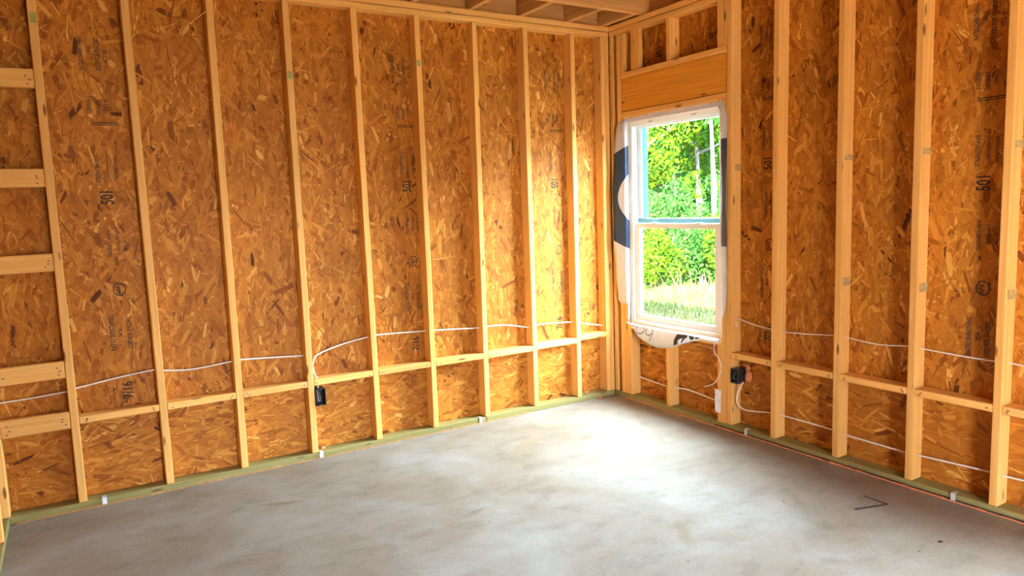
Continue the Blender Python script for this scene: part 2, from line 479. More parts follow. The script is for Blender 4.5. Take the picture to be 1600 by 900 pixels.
# ================================================================ THE SETTING
# floor slab
bm = bmesh.new(); bm_box(bm, -4.12, 0.10, YB - 0.1, 0.10, -0.12, 0.0)
floor = link('floor', bm_to_mesh(bm, 'floor', [M['concrete']]))
tag(floor, 'bare grey concrete slab floor with stains and scuffs', 'floor', 'structure')

# ---- left wall
WL = thing('wall_left', 'long open-stud wall of strand board opposite the camera, without any window', 'wall', (-1.9, 0.045, 0), 'structure')
STUD_R = [(-3.894, -3.894), (-3.562, -3.553), (-3.146, -3.152), (-2.751, -2.744), (-2.340, -2.337), (-1.924, -1.935), (-1.524, -1.523), (-1.126, -1.110), (-0.714, -0.715), (-0.322, -0.313)]
HS = H - TP
left_studs = []
for i, (b, t) in enumerate(STUD_R):
    o = board('stud', WL, -TP / 2 + (b + t) / 2 - TP / 2, (b + t) / 2, 0, DP, TP, H)
    o.location.x = (b + t) / 2 - TP / 2 - WL.location.x
    o.scale.x = 1.0
    o.data = board_mesh(TP, DP, HS, 'pine')
    o.rotation_euler = (0, math.atan2(t - b, HS), 0)
    left_studs.append(o)
for x in (-0.076, -0.038):
    left_studs.append(board('stud', WL, x, x + TP, 0, DP, TP, H))
board('bottom_plate', WL, -4.0, -1.16, 0, DP, 0, TP, 'treated')
board('bottom_plate', WL, -1.157, 0.0, 0, DP, 0, TP, 'treated')
board('top_plate', WL, -4.0, 0.0, 0, DP, H, H + TP - 0.004)
board('top_plate', WL, -4.0, 0.089, 0.0, DP, H + TP, H + 2 * TP)

def blocking(parent, x0, x1, y0, y1, z0, z1, nails, axis, rd):
    """a block between two studs with dark nail heads driven at its ends"""
    o = board('blocking', parent, x0, x1, y0, y1, z0, z1)
    V, Fc = [], []
    for (e, k) in nails:
        for j in range(k):
            if axis == 'x':
                cx = (x0 + 0.016 + rd.random() * 0.02) if e == 0 else (x1 - 0.016 - rd.random() * 0.02)
                cz = z0 + (z1 - z0) * (0.2 + 0.6 * (j + rd.random() * 0.5) / max(k, 1))
                q = lambda an: Vector((cx + math.cos(an) * 0.0055, y0 - 0.0006, cz + math.sin(an) * 0.0028))
            else:
                cy = (y0 + 0.016 + rd.random() * 0.02) if e == 0 else (y1 - 0.016 - rd.random() * 0.02)
                cz = z0 + (z1 - z0) * (0.25 + 0.5 * (j + rd.random() * 0.5) / max(k, 1))
                q = lambda an: Vector((x0 - 0.0006, cy - math.cos(an) * 0.0065, cz + math.sin(an) * 0.003))
            b = len(V)
            for s in range(8): V.append(q(2 * math.pi * s / 8) - Vector(world_loc(o)))
            Fc.append(tuple(range(b, b + 8)) if axis == 'x' else tuple(range(b, b + 8))[::-1])
    if V:
        inv = o.rotation_euler.to_matrix().inverted()
        me = mesh_from('nail_heads', [inv @ v for v in V], Fc, [M['nail']])
        n = local('nail_heads', me, o)
        n['kind'] = 'stuff'
    return o
rd = random.Random(5)
def sx(i, z, side):   # stud edge at height z
    b, t = STUD_R[i]; r = b + (t - b) * (z - TP) / HS
    return r if side else r - TP
zt = [0.453, 0.453, 0.452, 0.450, 0.453, 0.452, 0.450, 0.447, 0.452]
for i in range(1, 9):
    z0 = zt[i]
    blocking(WL, sx(i, z0, 1) + 0.001, sx(i + 1, z0, 0) - 0.001, 0.0, DP, z0, z0 + TP, [(0, rd.choice([1, 2, 3])), (1, rd.choice([1, 2, 3]))], 'x', rd)
blocking(WL, sx(9, 0.46, 1) + 0.001, -0.077, 0.0, DP, 0.468, 0.468 + TP, [(1, 1)], 'x', rd)
for z0 in (2.147, 1.669, 1.250, 0.702, 0.438):
    blocking(WL, sx(0, z0, 1) + 0.001, sx(1, z0, 0) - 0.001, 0.0, TP, z0, z0 + DP, [(0, 3), (1, 3)], 'x', rd)
O_L, U_L, N_L = (0, DP, 0), (1, 0, 0), (0, -1, 0)
SEAM = 0.472
pan_L = []
for (a, b) in ((-3.99, -3.165), (-3.165, -1.943), (-1.943, -0.733), (-0.733, 0.10)):
    pan_L.append(osb_panel(WL, O_L, U_L, N_L, a + 0.001, b - 0.001, SEAM + 0.001, H + 2 * TP, 'v'))
for (a, b) in ((-3.99, -2.36), (-2.36, 0.10)):
    osb_panel(WL, O_L, U_L, N_L, a + 0.001, b - 0.001, 0.0, SEAM - 0.001, 'h')

# ---- right wall (with the window)
WR = thing('wall_right', 'open-stud strand board wall holding the window, running to the right', 'wall', (0.045, -3.1, 0), 'structure')
def rboard(name, y_left, y_right, z0, z1, mat='pine', x0=0.0, x1=DP):
    return board(name, WR, x0, x1, y_right, y_left, z0, z1, mat)
RST = [(-1.456, -1.464), (-1.870, -1.871), (-2.281, -2.277), (-2.676, -2.674), (-3.085, -3.085)]
right_studs = []
for (b, t) in RST:
    o = rboard('stud', (b + t) / 2, (b + t) / 2 - TP, TP, H)
    o.rotation_euler = (-math.atan2(t - b, HS), 0, 0)
    right_studs.append(o)
for (a, b) in (RO1, RO2):
    off = b - RO1[1]
    rboard('jack_stud', b + TP - 0.001, b, TP, ROZ[1])                       # towards the corner
    king_l = rboard('king_stud', b + 2 * TP + 0.002, b + TP + 0.002, TP, H)
    rboard('jack_stud', a, a - TP + 0.001, TP, ROZ[1])
    king = rboard('king_stud', a - TP - 0.002, a - 2 * TP - 0.002, TP, H)
    if off == 0: king1 = king
    rboard('header_plate', b + TP, a - TP, 2.103, 2.141)
    rboard('header', b + TP - 0.003, a - TP + 0.003, 2.1435, 2.3815, 'header', 0.007)
    rboard('header_plate', b + TP, a - TP, 2.384, 2.422)
    rboard('window_sill_plate', b, a, ROZ[0] - TP, ROZ[0])
    mid = -0.566 if off == 0 else (a + b) / 2 + TP / 2
    for (cy, z0, z1) in ((b, TP, ROZ[0] - TP), (mid, TP, ROZ[0] - TP), (a + TP, TP, ROZ[0] - TP),
                         (b + TP, 2.422, H), (mid - 0.031, 2.422, H), (a + 0.035, 2.422, H), (a - 0.004, 2.422, H)):
        rboard('cripple_stud', cy, cy - TP, z0, z1)
    if off == 0: rboard('cripple_stud', -0.234, -0.320, 2.422, H, 'pine', 0.006, 0.044)
rboard('stud', -0.003, -0.041, TP, H)
for y in (-4.30, -4.71, -5.11, -5.52, -5.93): rboard('stud', y, y - TP, TP, H)
board('bottom_plate', WR, 0, DP, -1.0, -0.0005, 0, TP, 'treated')
board('bottom_plate', WR, 0, DP, YB, -1.003, 0.011, TP, 'treated')
board('top_plate', WR, 0, DP, YB, -0.0005, H, H + TP - 0.004)
board('top_plate', WR, 0, DP, YB, -0.0005, H + TP, H + 2 * TP)
ys = [-1.157] + [x for (b, t) in RST for x in (b, b - TP)]
for k in range(0, 9, 2):
    blocking(WR, 0, DP, ys[k + 1] + 0.001, ys[k] - 0.001, 0.478, 0.478 + TP, [(0, rd.choice([1, 2])), (1, rd.choice([1, 2]))], 'y', rd)
O_R, U_R, N_R = (DP, 0, 0), (0, -1, 0), (-1, 0, 0)
SEAR = 0.497
def rp(yl, yr, z0, z1, g='v', dens=2500):
    return osb_panel(WR, O_R, U_R, N_R, -yl + 0.001, -yr - 0.001, z0 + 0.001, z1 - 0.001, g, dens)
pr_corner = rp(0.10, RO1[1], SEAR, 2.10)
pr_head = rp(0.10, RO1[0], 2.10, H + 2 * TP)
rp(RO1[1], RO1[0], SEAR, ROZ[0], 'h')
pr_a = rp(RO1[0], RO1[0] - 0.05, SEAR, 2.10)
pr_b = rp(RO1[0] - 0.05, -1.889, SEAR, H + 2 * TP)
rp(RO1[0], RO1[0] - 0.05, 2.10, H + 2 * TP)
pr_c = rp(-1.889, -3.104, SEAR, H + 2 * TP)
rp(-3.104, RO2[1], SEAR, H + 2 * TP, 'v', 600)
rp(RO2[1], RO2[0], 2.10, H + 2 * TP, 'v', 100)
rp(RO2[1], RO2[0], SEAR, ROZ[0], 'h', 100)
rp(RO2[0], YB, SEAR, H + 2 * TP, 'v', 100)
rp(0.10, -1.90, 0, SEAR, 'h'); rp(-1.90, -4.33, 0, SEAR, 'h', 900); rp(-4.33, YB, 0, SEAR, 'h', 100)

# ---- partition on the far left and the wall behind the camera
WP = thing('wall_partition', 'stud partition at the far left edge of the room', 'wall', (XP - 0.045, -3.2, 0), 'structure')
board('bottom_plate', WP, XP - DP, XP, YB, -0.001, 0, TP, 'treated')
board('top_plate', WP, XP - DP, XP, YB, -0.001, H, H + TP)
board('top_plate', WP, XP - DP, XP, YB, -0.001, H + TP, H + 2 * TP)
y = -0.285
while y > YB + 0.1:
    board('stud', WP, XP - DP, XP, y - TP, y, TP, H); y -= 0.4064
osb_panel(WP, (XP - DP, 0, 0), (0, -1, 0), (1, 0, 0), -0.1, -YB, 0, H + 2 * TP, 'v', 150)
WB = thing('wall_back', 'stud wall behind the camera, with a doorway added for sun fill', 'wall', (-1.95, YB, 0), 'structure')
for (a, b) in ((-4.0, SUN_DOOR[0]), (SUN_DOOR[1], 0.1)):
    board('bottom_plate', WB, a, b, YB - DP, YB, 0, TP, 'treated')
    x = a
    while x < b - 0.03:
        board('stud', WB, x, x + TP, YB - DP, YB, TP, H); x += 0.4064
    osb_panel(WB, (0, YB - DP, 0), (-1, 0, 0), (0, 1, 0), -b, -a, 0, H + 2 * TP, 'v', 60)
osb_panel(WB, (0, YB - DP, 0), (-1, 0, 0), (0, 1, 0), -SUN_DOOR[1], -SUN_DOOR[0], SUN_DOOR[2], H + 2 * TP, 'v', 60)
board('header', WB, SUN_DOOR[0] - TP, SUN_DOOR[1] + TP, YB - DP, YB, SUN_DOOR[2], SUN_DOOR[2] + 0.235, 'header')
board('top_plate', WB, -4.0, 0.1, YB - DP, YB, H, H + TP); board('top_plate', WB, -4.0, 0.1, YB - DP, YB, H + TP, H + 2 * TP)

# ---- ceiling framing
ZC = H + 2 * TP
CE = thing('ceiling', 'open ceiling framing of joists and short blocks over the plates', 'ceiling', (-1.95, -3.15, ZC), 'structure')
y = -0.343
while y > YB + 0.2:
    board('joist', CE, -4.0, 0.06, y - TP, y, ZC, ZC + 0.235, 'joist'); y -= 0.4064
for (b, t) in STUD_R[1:]:
    board('blocking', CE, t - TP - 0.016, t - 0.016, -0.343, 0.05, ZC, ZC + 0.235, 'joist')
board('blocking', CE, -0.062, -0.022, -0.342, 0.05, ZC, ZC + 0.14, 'joist')
board('rim_joist', CE, -4.0, 0.1, 0.052, 0.089, ZC, ZC + 0.235, 'joist')
board('rim_joist', CE, 0.062, 0.1, YB, 0.05, ZC, ZC + 0.235, 'joist')
board('rim_joist', CE, -4.04, -4.002, YB, 0.089, ZC, ZC + 0.235, 'joist')
board('rim_joist', CE, -4.04, 0.1, YB - DP, YB - 0.002, ZC, ZC + 0.235, 'joist')
for (a, b) in ((-4.1, -2.0), (-1.998, 0.13)):
    bm = bmesh.new(); bm_box(bm, a, b, YB - 0.12, 0.13, ZC + 0.236, ZC + 0.254)
    o = link('deck_panel', bm_to_mesh(bm, 'deck_panel', [M['osb']]), CE); 
    o.location = -Vector(CE.location)

PR = thing('added_porch_roof', 'unseen porch roof added over the doorway to block high sky light', 'roof', (-2.3, YB - 1.3, 2.45), 'structure')  # added out of view to cut the sky light entering the doorway
board('roof_deck', PR, -4.6, 0.2, YB - 2.6, YB - 0.12, 2.45, 2.49, 'joist')
for xx in (-4.5, 0.05): board('added_porch_post', PR, xx, xx + DP, YB - 2.6, YB - 2.6 + DP, -0.28, 2.45, 'treated')

# ---------------------------------------------------------------- printed lettering on the strand boards
TXT = {}
def text_mesh(s, size):
    cu = bpy.data.curves.new('lettering', 'FONT'); cu.body = s; cu.size = size; cu.resolution_u = 2
    cu.offset = size * 0.018; cu.align_x = 'LEFT'; cu.align_y = 'BOTTOM'
    o = bpy.data.objects.new('lettering', cu); COL.objects.link(o)
    dg = bpy.context.evaluated_depsgraph_get(); dg.update()
    me = bpy.data.meshes.new_from_object(o.evaluated_get(dg))
    bpy.data.objects.remove(o); bpy.data.curves.remove(cu)
    vs_ = [tuple(v.co) for v in me.vertices]; fs_ = [tuple(p.vertices) for p in me.polygons]
    bpy.data.meshes.remove(me)
    return vs_, fs_
def print_stamp(panel, wall, uc, items, rules=(), circle=None):
    """items: (text, column offset towards the right, start height, letter size, width squeeze); the lines read upwards"""
    V, Fs = [], []
    h = 0.0026
    def P3(c, z):   # c = metres to the viewer's right of uc
        return Vector((uc + c, DP - h, z)) if wall == 'L' else Vector((DP - h, uc - c, z))
    for (s, c, z, size, sqz) in items:
        key = (s, size)
        if key not in TXT: TXT[key] = text_mesh(s, size)
        vs_, fs_ = TXT[key]
        b = len(V)
        for (x, y_, _) in vs_: V.append(P3(c - y_, z + x * sqz))
        Fs += [tuple(b + i for i in f) for f in fs_]
    for (c0, c1, z0, z1) in rules:
        b = len(V)
        V += [P3(c0, z0), P3(c1, z0), P3(c1, z1), P3(c0, z1)]; Fs.append((b, b + 1, b + 2, b + 3))
    if circle:
        c, z, r0, r1 = circle
        b = len(V)
        for k in range(24):
            an = 2 * math.pi * k / 24
            V += [P3(c + r0 * math.cos(an), z + r0 * math.sin(an) * 1.15), P3(c + r1 * math.cos(an), z + r1 * math.sin(an) * 1.15)]
        for k in range(24):
            k2 = (k + 1) % 24
            Fs.append((b + 2 * k, b + 2 * k + 1, b + 2 * k2 + 1, b + 2 * k2))
    w = world_loc(panel)
    me = mesh_from('printed_lettering', [v - w for v in V], Fs, [M['ink']])
    local('printed_lettering', me, panel)
def full_stamp(panel, wall, uc, dz, low=True):
    it = [('501', 0.03, 1.575 + dz, 0.085, 0.62),
          ('THICKNESS 0.418 IN', -0.012, 1.30 + dz, 0.026, 0.62), ('EXPOSURE 1', 0.028, 1.33 + dz, 0.024, 0.7), ('MILL 501 2', 0.06, 1.33 + dz, 0.024, 0.7),
          ('STRENGTH AXIS', -0.03, 1.69 + dz, 0.028, 0.7), ('THIS SIDE DOWN', 0.05, 1.70 + dz, 0.022, 0.7),
          ('APA', 0.012, 1.098 + dz, 0.032, 0.8),
          ('RATED SHEATHING', -0.035, 0.80 + dz, 0.034, 0.62), ('24/16', 0.0, 0.87 + dz, 0.028, 0.7), ('SIZED FOR SPACING', 0.045, 0.80 + dz, 0.032, 0.58),
          ('RATED SHEATHING', -0.055, 2.26 + dz, 0.03, 0.62), ('24/16', -0.02, 2.34 + dz, 0.026, 0.7), ('SIZED FOR SPACING', 0.02, 2.26 + dz, 0.03, 0.6), ('PS 2-10', 0.055, 2.30 + dz, 0.026, 0.8),
          ('EXPOSURE 1', -0.04, 2.04 + dz, 0.026, 0.62), ('THICKNESS', 0.0, 2.03 + dz, 0.026, 0.62), ('0.418 IN', 0.035, 2.06 + dz, 0.026, 0.62)]
    if low: it += [('7/16', 0.03, 0.53 + dz, 0.07, 0.75)]
    top = ZC - 0.02
    it = [t for t in it if t[2] + len(t[0]) * t[3] * 0.42 < top]
    print_stamp(panel, wall, uc, it, [(0.0, 0.003, 1.69 + dz, 1.86 + dz), (-0.055, 0.07, 1.995 + dz, 2.0 + dz), (-0.055, 0.07, 1.985 + dz, 1.989 + dz)], (0.0, 1.125 + dz, 0.026, 0.031))
full_stamp(pan_L[1], 'L', -3.02 - 0.30, 0.0) if False else None
full_stamp(pan_L[0], 'L', -3.315, 0.0)
full_stamp(pan_L[2], 'L', -1.615, 0.03)
full_stamp(pan_L[3], 'L', -0.445, 0.03)
full_stamp(pr_c, 'R', -2.575, -0.09, False)
full_stamp(pr_b, 'R', -1.375, 0.08)
print_stamp(pr_head, 'R', -0.45, [('501', 0.03, 2.482, 0.085, 0.6)])

# marks on the studs
def mark_on(stud, verts, mat, name):
    w = world_loc(stud)
    local(name, mesh_from(name, [Vector(v) - w for v in verts], [tuple(range(len(verts)))], [M[mat]]), stud)
for (i, z0, z1) in ((1, 2.455, 2.505), (4, 2.262, 2.305), (6, 2.388, 2.428)):
    x1 = sx(i, (z0 + z1) / 2, 1); x0 = x1 - TP
    mark_on(left_studs[i], [(x0 + 0.004, -0.0008, z0), (x1 - 0.006, -0.0008, z0), (x1 - 0.006, -0.0008, z1), (x0 + 0.004, -0.0008, z1)], 'green_ink', 'paint_mark')
for k in range(4):
    yr_ = RST[k][0] - TP - 0.0022
    for (z0, z1) in ((1.672, 1.702), (1.000, 1.045)):
        mark_on(right_studs[k], [(0.012, yr_, z0), (0.086, yr_, z0), (0.086, yr_, z1), (0.012, yr_, z1)][::-1], 'grey_ink', 'ink_stamp')
mark_on(king1, [(0.03, RO1[0] - 2 * TP - 0.0032, 1.66), (0.086, RO1[0] - 2 * TP - 0.0032, 1.66), (0.086, RO1[0] - 2 * TP - 0.0032, 1.70), (0.03, RO1[0] - 2 * TP - 0.0032, 1.70)][::-1], 'grey_ink', 'ink_stamp')

# foam bead along the foot of both plates
def bead(parent, pts, name, r, mat='foam'):
    V, Fc = tube(pts, [r * random.uniform(0.5, 1.5) for _ in pts], 6, 0.5)
    w = world_loc(parent)
    o = local(name, mesh_from(name, [v - w for v in V], Fc, [M[mat]], True), parent)
    o['label'] = 'thin orange foam bead under the plate'
bead(WL, [(-3.88 + 0.02 * k, -0.003 - 0.004 * random.random(), 0.002) for k in range(int(3.1 / 0.02))], 'foam_bead', 0.0042, 'foam_old')
bead(WR, [(-0.004 - 0.005 * random.random(), -0.15 - 0.025 * k, 0.002) for k in range(int(3.6 / 0.025))], 'foam_bead', 0.005)

# chalk-like dark mark on the floor
a_, b_, c_ = Vector((-0.455, -2.303, 0)), Vector((-0.280, -2.361, 0)), Vector((-0.278, -2.237, 0))
V, Fs = [], []
for (p0, p1, w0, w1) in ((a_, b_, 0.009, 0.008), (b_, c_, 0.009, 0.005)):
    t = (p1 - p0).normalized(); n_ = Vector((-t.y, t.x, 0)); b = len(V)
    V += [p0 - n_ * w0 + Vector((0, 0, 0.0008)), p1 - n_ * w1 + Vector((0, 0, 0.0008)), p1 + n_ * w1 + Vector((0, 0, 0.0008)), p0 + n_ * w0 + Vector((0, 0, 0.0008))]
    Fs.append((b, b + 1, b + 2, b + 3))
b = len(V)
for k in range(10): V.append(Vector((-0.462 + 0.014 * math.cos(k * 0.628), -2.527 * 0 - 2.703 + 0.010 * math.sin(k * 0.628), 0.0008)))
Fs.append(tuple(range(b, b + 10)))
fm = local('floor_mark', mesh_from('floor_mark', V, Fs, [M['mark']]), floor)
fm['label'] = 'dark angular line drawn on the concrete'

# ================================================================ WINDOW
def frame_rect(name, parent, x0, x1, yl, yr, z0, z1, wl, wr, wb, wt, mat='vinyl', bevel=0.003):
    """a picture-frame of four bars in the window's plane, one mesh"""
    bm = bmesh.new()
    bm_box(bm, x0, x1, yl - wl, yl, z0, z1, bevel)
    bm_box(bm, x0, x1, yr, yr + wr, z0, z1, bevel)
    bm_box(bm, x0 + 0.0004, x1 - 0.0004, yr + wr - 0.001, yl - wl + 0.001, z0, z0 + wb, bevel)
    bm_box(bm, x0 + 0.0004, x1 - 0.0004, yr + wr - 0.001, yl - wl + 0.001, z1 - wt, z1, bevel)
    me = bm_to_mesh(bm, name, [M[mat]])
    w = world_loc(parent)
    for v in me.vertices: v.co -= w
    return local(name, me, parent)
def box_part(name, parent, x0, x1, y0, y1, z0, z1, mat, bevel=0.001):
    bm = bmesh.new(); bm_box(bm, x0, x1, y0, y1, z0, z1, bevel)
    me = bm_to_mesh(bm, name, [M[mat]]); w = world_loc(parent)
    for v in me.vertices: v.co -= w
    return local(name, me, parent)
def make_window(name, ro, label):
    yl, yr = ro[1] - 0.006, ro[0] + 0.006
    z0, z1 = ROZ[0] + 0.004, ROZ[1] - 0.004
    Wn = thing(name, label, 'window', (0.07, (yl + yr) / 2, z0), 'structure')
    frame_rect('window_frame', Wn, 0.030, 0.118, yl, yr, z0, z1, 0.040, 0.040, 0.026, 0.040)
    hv = [(x, y, z) for y in (yr + 0.03, yl - 0.03) for (x, z) in ((0.006, z1 - 0.030), (0.031, z1 - 0.066), (0.031, z1 - 0.030))]
    local('head_strip', mesh_from('head_strip', [Vector(v) - world_loc(Wn) for v in hv], [(0, 1, 2), (5, 4, 3), (0, 3, 4, 1), (1, 4, 5, 2), (2, 5, 3, 0)], [M['vinyl']]), Wn)
    yi, yj = yl - 0.041, yr + 0.041
    for (nm, xa, xb, za, zb, st, bt, tt) in (('lower_sash', 0.045, 0.076, z0 + 0.027, 1.331, 0.050, 0.042, 0.036), ('upper_sash', 0.080, 0.110, 1.331, z1 - 0.041, 0.044, 0.036, 0.040)):
        S = frame_rect(nm, Wn, xa, xb, yi, yj, za, zb, st, st, bt, tt)
        gx = (xa + xb) / 2
        pane = box_part('pane', S, gx - 0.002, gx + 0.002, yj + st - 0.006, yi - st + 0.006, za + bt - 0.006, zb - tt + 0.006, 'glass', 0)
        if nm == 'upper_sash':  # cyan translucent strips along the glass edge and the bottom rail
            f1 = box_part('cyan_strip', S, gx - 0.0034, gx - 0.0026, yi - st - 0.048, yi - st + 0.004, za + bt - 0.004, zb - tt + 0.004, 'strip_cyan', 0)
            f2 = box_part('cyan_strip', S, xa - 0.0012, xa - 0.0004, yj + 0.002, yi - 0.002, za + 0.004, za + bt - 0.002, 'strip_cyan', 0)
        else:
            for yy in (yi - 0.20, yj + 0.20):
                box_part('sash_lock', S, xa - 0.0, xb - 0.004, yy - 0.022, yy + 0.022, zb, zb + 0.008, 'vinyl', 0.002)
    for yy in ((yl - 0.26, yr + 0.24) if yl - yr > 0.7 else ()):
        box_part('head_clip', Wn, 0.012, 0.022, yy - 0.025, yy + 0.025, z1 - 0.060, z1 - 0.046, 'vinyl', 0.003)
    return Wn
make_window('window_1', RO1, 'white double-hung vinyl window in the wall right of the corner')
make_window('window_2', RO2, 'narrower second double-hung window further along the window wall, outside the photo')

# house wrap folded in around the opening
HW = thing('house_wrap', 'loose white house wrap with dark blue print around the window', 'house wrap', (-0.004, -0.62, 0.58))
hw_w = world_loc(HW)
edge = [(2.09, 0.166), (2.07, 0.095), (1.992, 0.082), (1.852, 0.071), (1.663, 0.062), (1.472, 0.060), (1.23, 0.063), (1.084, 0.068), (0.889, 0.073), (0.80, 0.08), (0.755, 0.068), (0.720, 0.10)]
ez = [e[0] for e in edge][::-1]; eu = [e[1] for e in edge][::-1]
zs = np.linspace(0.73, 2.088, 46)
NC = 9
V, Fs, uvs = [], [], []
for r_, z in enumerate(zs):
    u0 = float(np.interp(z, ez, eu))
    bow = 0.034 * math.sin(math.pi * min(1, max(0, (2.09 - z) / 1.36))) ** 0.6
    for k in range(NC):
        t = k / (NC - 1)
        if t <= 0.6:
            s = t / 0.6; u = u0 + (0.166 - u0) * s
            x = -0.004 - bow * (1 - s) ** 1.3 - 0.003 * math.sin(z * 17 + k * 1.3) * (1 - s)
            V.append((x, -u, z)); uvs.append((u, z))
        else:
            s = (t - 0.6) / 0.4
            V.append((-0.004 + 0.034 * s, -0.1655 - 0.0012 * math.sin(s * 3), z)); uvs.append((0.166 + 0.05 * s, z))
for r_ in range(len(zs) - 1):
    for k in range(NC - 1):
        b = r_ * NC + k; Fs.append((b, b + 1, b + NC + 1, b + NC))
def flap(name, V, Fs, uvs, mat, thick=0.0006):
    me = mesh_from(name, [Vector(v) - hw_w for v in V], Fs, [M[mat]], True)
    ul = me.uv_layers.new(name='UVMap')
    for p in me.polygons:
        for li, vi in zip(p.loop_indices, p.vertices): ul.data[li].uv = uvs[vi]
    o = local(name, me, HW)
    md = o.modifiers.new('thickness', 'SOLIDIFY'); md.thickness = thick; md.offset = 0
    return o
flap('corner_side_flap', V, Fs, uvs, 'wrap_logo')
V = [(0.001, -0.1655, 0.592), (0.001, -0.1655, 0.735), (0.031, -0.1660, 0.735), (0.031, -0.1660, 0.592)]
flap('jamb_strip', V, [(0, 1, 2, 3)], [(5, 0), (5, 0.14), (5.03, 0.14), (5.03, 0)], 'wrap')
# flap on the other jamb, with a dark printed block
V, Fs, uvs = [], [], []
zr = np.linspace(0.70, 2.108, 24)
for r_, z in enumerate(zr):
    w_ = float(np.interp(z, [0.70, 0.76, 0.85, 1.18, 2.015, 2.108], [0.006, 0.030, 0.046, 0.046, 0.050, 0.004]))
    for k in range(5):
        t = k / 4
        V.append((-0.0045 - 0.010 * t * math.sin(z * 3.1) ** 2, RO1[0] + 0.001 - w_ * t, z)); uvs.append((w_ * t + 1, z))
for r_ in range(len(zr) - 1):
    for k in range(4):
        b = r_ * 5 + k; Fs.append((b, b + 1, b + 6, b + 5))
fr_ = flap('far_side_flap', V, Fs, uvs, 'wrap')
fr_.data.materials.append(M['navy'])
for p in fr_.data.polygons:
    if 1.18 < p.center.z + hw_w.z < 1.885: p.material_index = 1
# flap hanging under the sill
ed = [(-0.168, 0.588), (-0.209, 0.580), (-0.254, 0.55), (-0.298, 0.504), (-0.364, 0.478), (-0.436, 0.456), (-0.499, 0.448), (-0.582, 0.456), (-0.662, 0.478), (-0.741, 0.509), (-0.842, 0.545), (-0.916, 0.566), (-0.952, 0.566), (-1.072, 0.562)]
ey = [-e[0] for e in ed]; ezz = [e[1] for e in ed]
V, Fs, uvs = [], [], []
NU = 46
for k in range(NU):
    yy = 0.168 + (1.072 - 0.168) * k / (NU - 1)
    zb = float(np.interp(yy, ey, ezz))
    for j in range(8):
        t = j / 7
        z = 0.592 + (zb - 0.592) * t
        V.append((-0.008 - 0.016 * math.sin(t * math.pi * 0.7) - 0.004 * math.sin(yy * 21) * t, -yy, z)); uvs.append((yy + 3, z))
for k in range(NU - 1):
    for j in range(7):
        b = k * 8 + j; Fs.append((b, b + 1, b + 9, b + 8))
sill_flap = flap('sill_flap', V, Fs, uvs, 'wrap')
def stroke(pts, w):
    """flat pen stroke standing just in front of the hanging flap"""
    V, Fs = [], []
    for i, (y_, z_) in enumerate(pts):
        a = pts[max(i - 1, 0)]; c = pts[min(i + 1, len(pts) - 1)]
        d = Vector((c[0] - a[0], c[1] - a[1])).normalized(); n = Vector((-d.y, d.x)) * w
        V += [(-0.030, y_ + n.x, z_ + n.y), (-0.030, y_ - n.x, z_ - n.y)]
    for i in range(len(pts) - 1): Fs.append((2 * i, 2 * i + 1, 2 * i + 3, 2 * i + 2))
    return V, Fs
V, Fs = [], []
for pts in ([(-0.250, 0.578), (-0.285, 0.582), (-0.268, 0.556)],
            [(-0.311, 0.581), (-0.292, 0.565), (-0.290, 0.544), (-0.306, 0.528), (-0.343, 0.531), (-0.373, 0.55), (-0.385, 0.568), (-0.366, 0.580)],
            [(-0.409, 0.578), (-0.394, 0.553), (-0.398, 0.533), (-0.423, 0.527), (-0.455, 0.546)], [(-0.466, 0.577), (-0.455, 0.536), (-0.429, 0.487)]):
    v_, f_ = stroke(pts, 0.0032); b = len(V); V += v_; Fs += [tuple(b + i for i in f) for f in f_]
local('pen_writing', mesh_from('pen_writing', [Vector(v) - world_loc(HW) for v in V], Fs, [M['navy']]), sill_flap)
V, Fs = [], []
for poly in ([(-0.672, 0.492), (-0.676, 0.533), (-0.715, 0.537), (-0.709, 0.506)], [(-0.676, 0.533), (-0.709, 0.578), (-0.758, 0.559), (-0.715, 0.537)], [(-0.709, 0.578), (-0.805, 0.582), (-0.802, 0.567), (-0.780, 0.555), (-0.758, 0.559)],
             [(-0.758, 0.559), (-0.780, 0.555), (-0.748, 0.520), (-0.741, 0.518)], [(-0.815, 0.581), (-0.864, 0.581), (-0.858, 0.559), (-0.83, 0.555)], [(-0.873, 0.58), (-0.922, 0.583), (-0.879, 0.564)]):
    b = len(V); V += [(-0.030, y_, z_) for (y_, z_) in poly]; Fs.append(tuple(range(b, b + len(poly))))
local('printed_letters', mesh_from('printed_letters', [Vector(v) - world_loc(HW) for v in V], Fs, [M['mark']]), sill_flap)

# ================================================================ WIRING AND SMALL THINGS
def cable(name, label, pts, r=0.0045, mat='cable', group=None, cat='cable'):
    base = Vector(pts[0])
    V, Fc = tube([Vector(p) - base for p in pts], r, 7, 0.0, True, 5)
    o = link(name, mesh_from(name, V, Fc, [M[mat]], True), None, base)
    return tag(o, label, cat, None, group)
cable('electrical_cable', 'white cable entering at the left edge and ending at the stud by the box',
      [onL(x, y, 0.05) for x, y in ((0, 630), (50, 622), (103, 612), (118, 607), (180, 591), (240, 578), (257, 579), (300, 577), (360, 565), (377, 562), (420, 559), (474, 555.5))])
cable('electrical_cable', 'white cable rising from the left outlet box and running to the corner',
      [onL(x, y, d) for x, y, d in ((497, 606, 0.03), (496, 594, 0.02), (490, 579, 0.012), (489.5, 566, 0.012), (498, 553, 0.03), (540, 536, 0.05), (578, 526, 0.05), (592, 523, 0.05), (667, 517, 0.05), (681, 516, 0.05), (748, 512, 0.05), (762, 510, 0.05), (790, 508, 0.05), (825, 511, 0.05), (842, 507, 0.05), (895, 503, 0.05), (910, 505, 0.05), (946, 509, 0.05))])
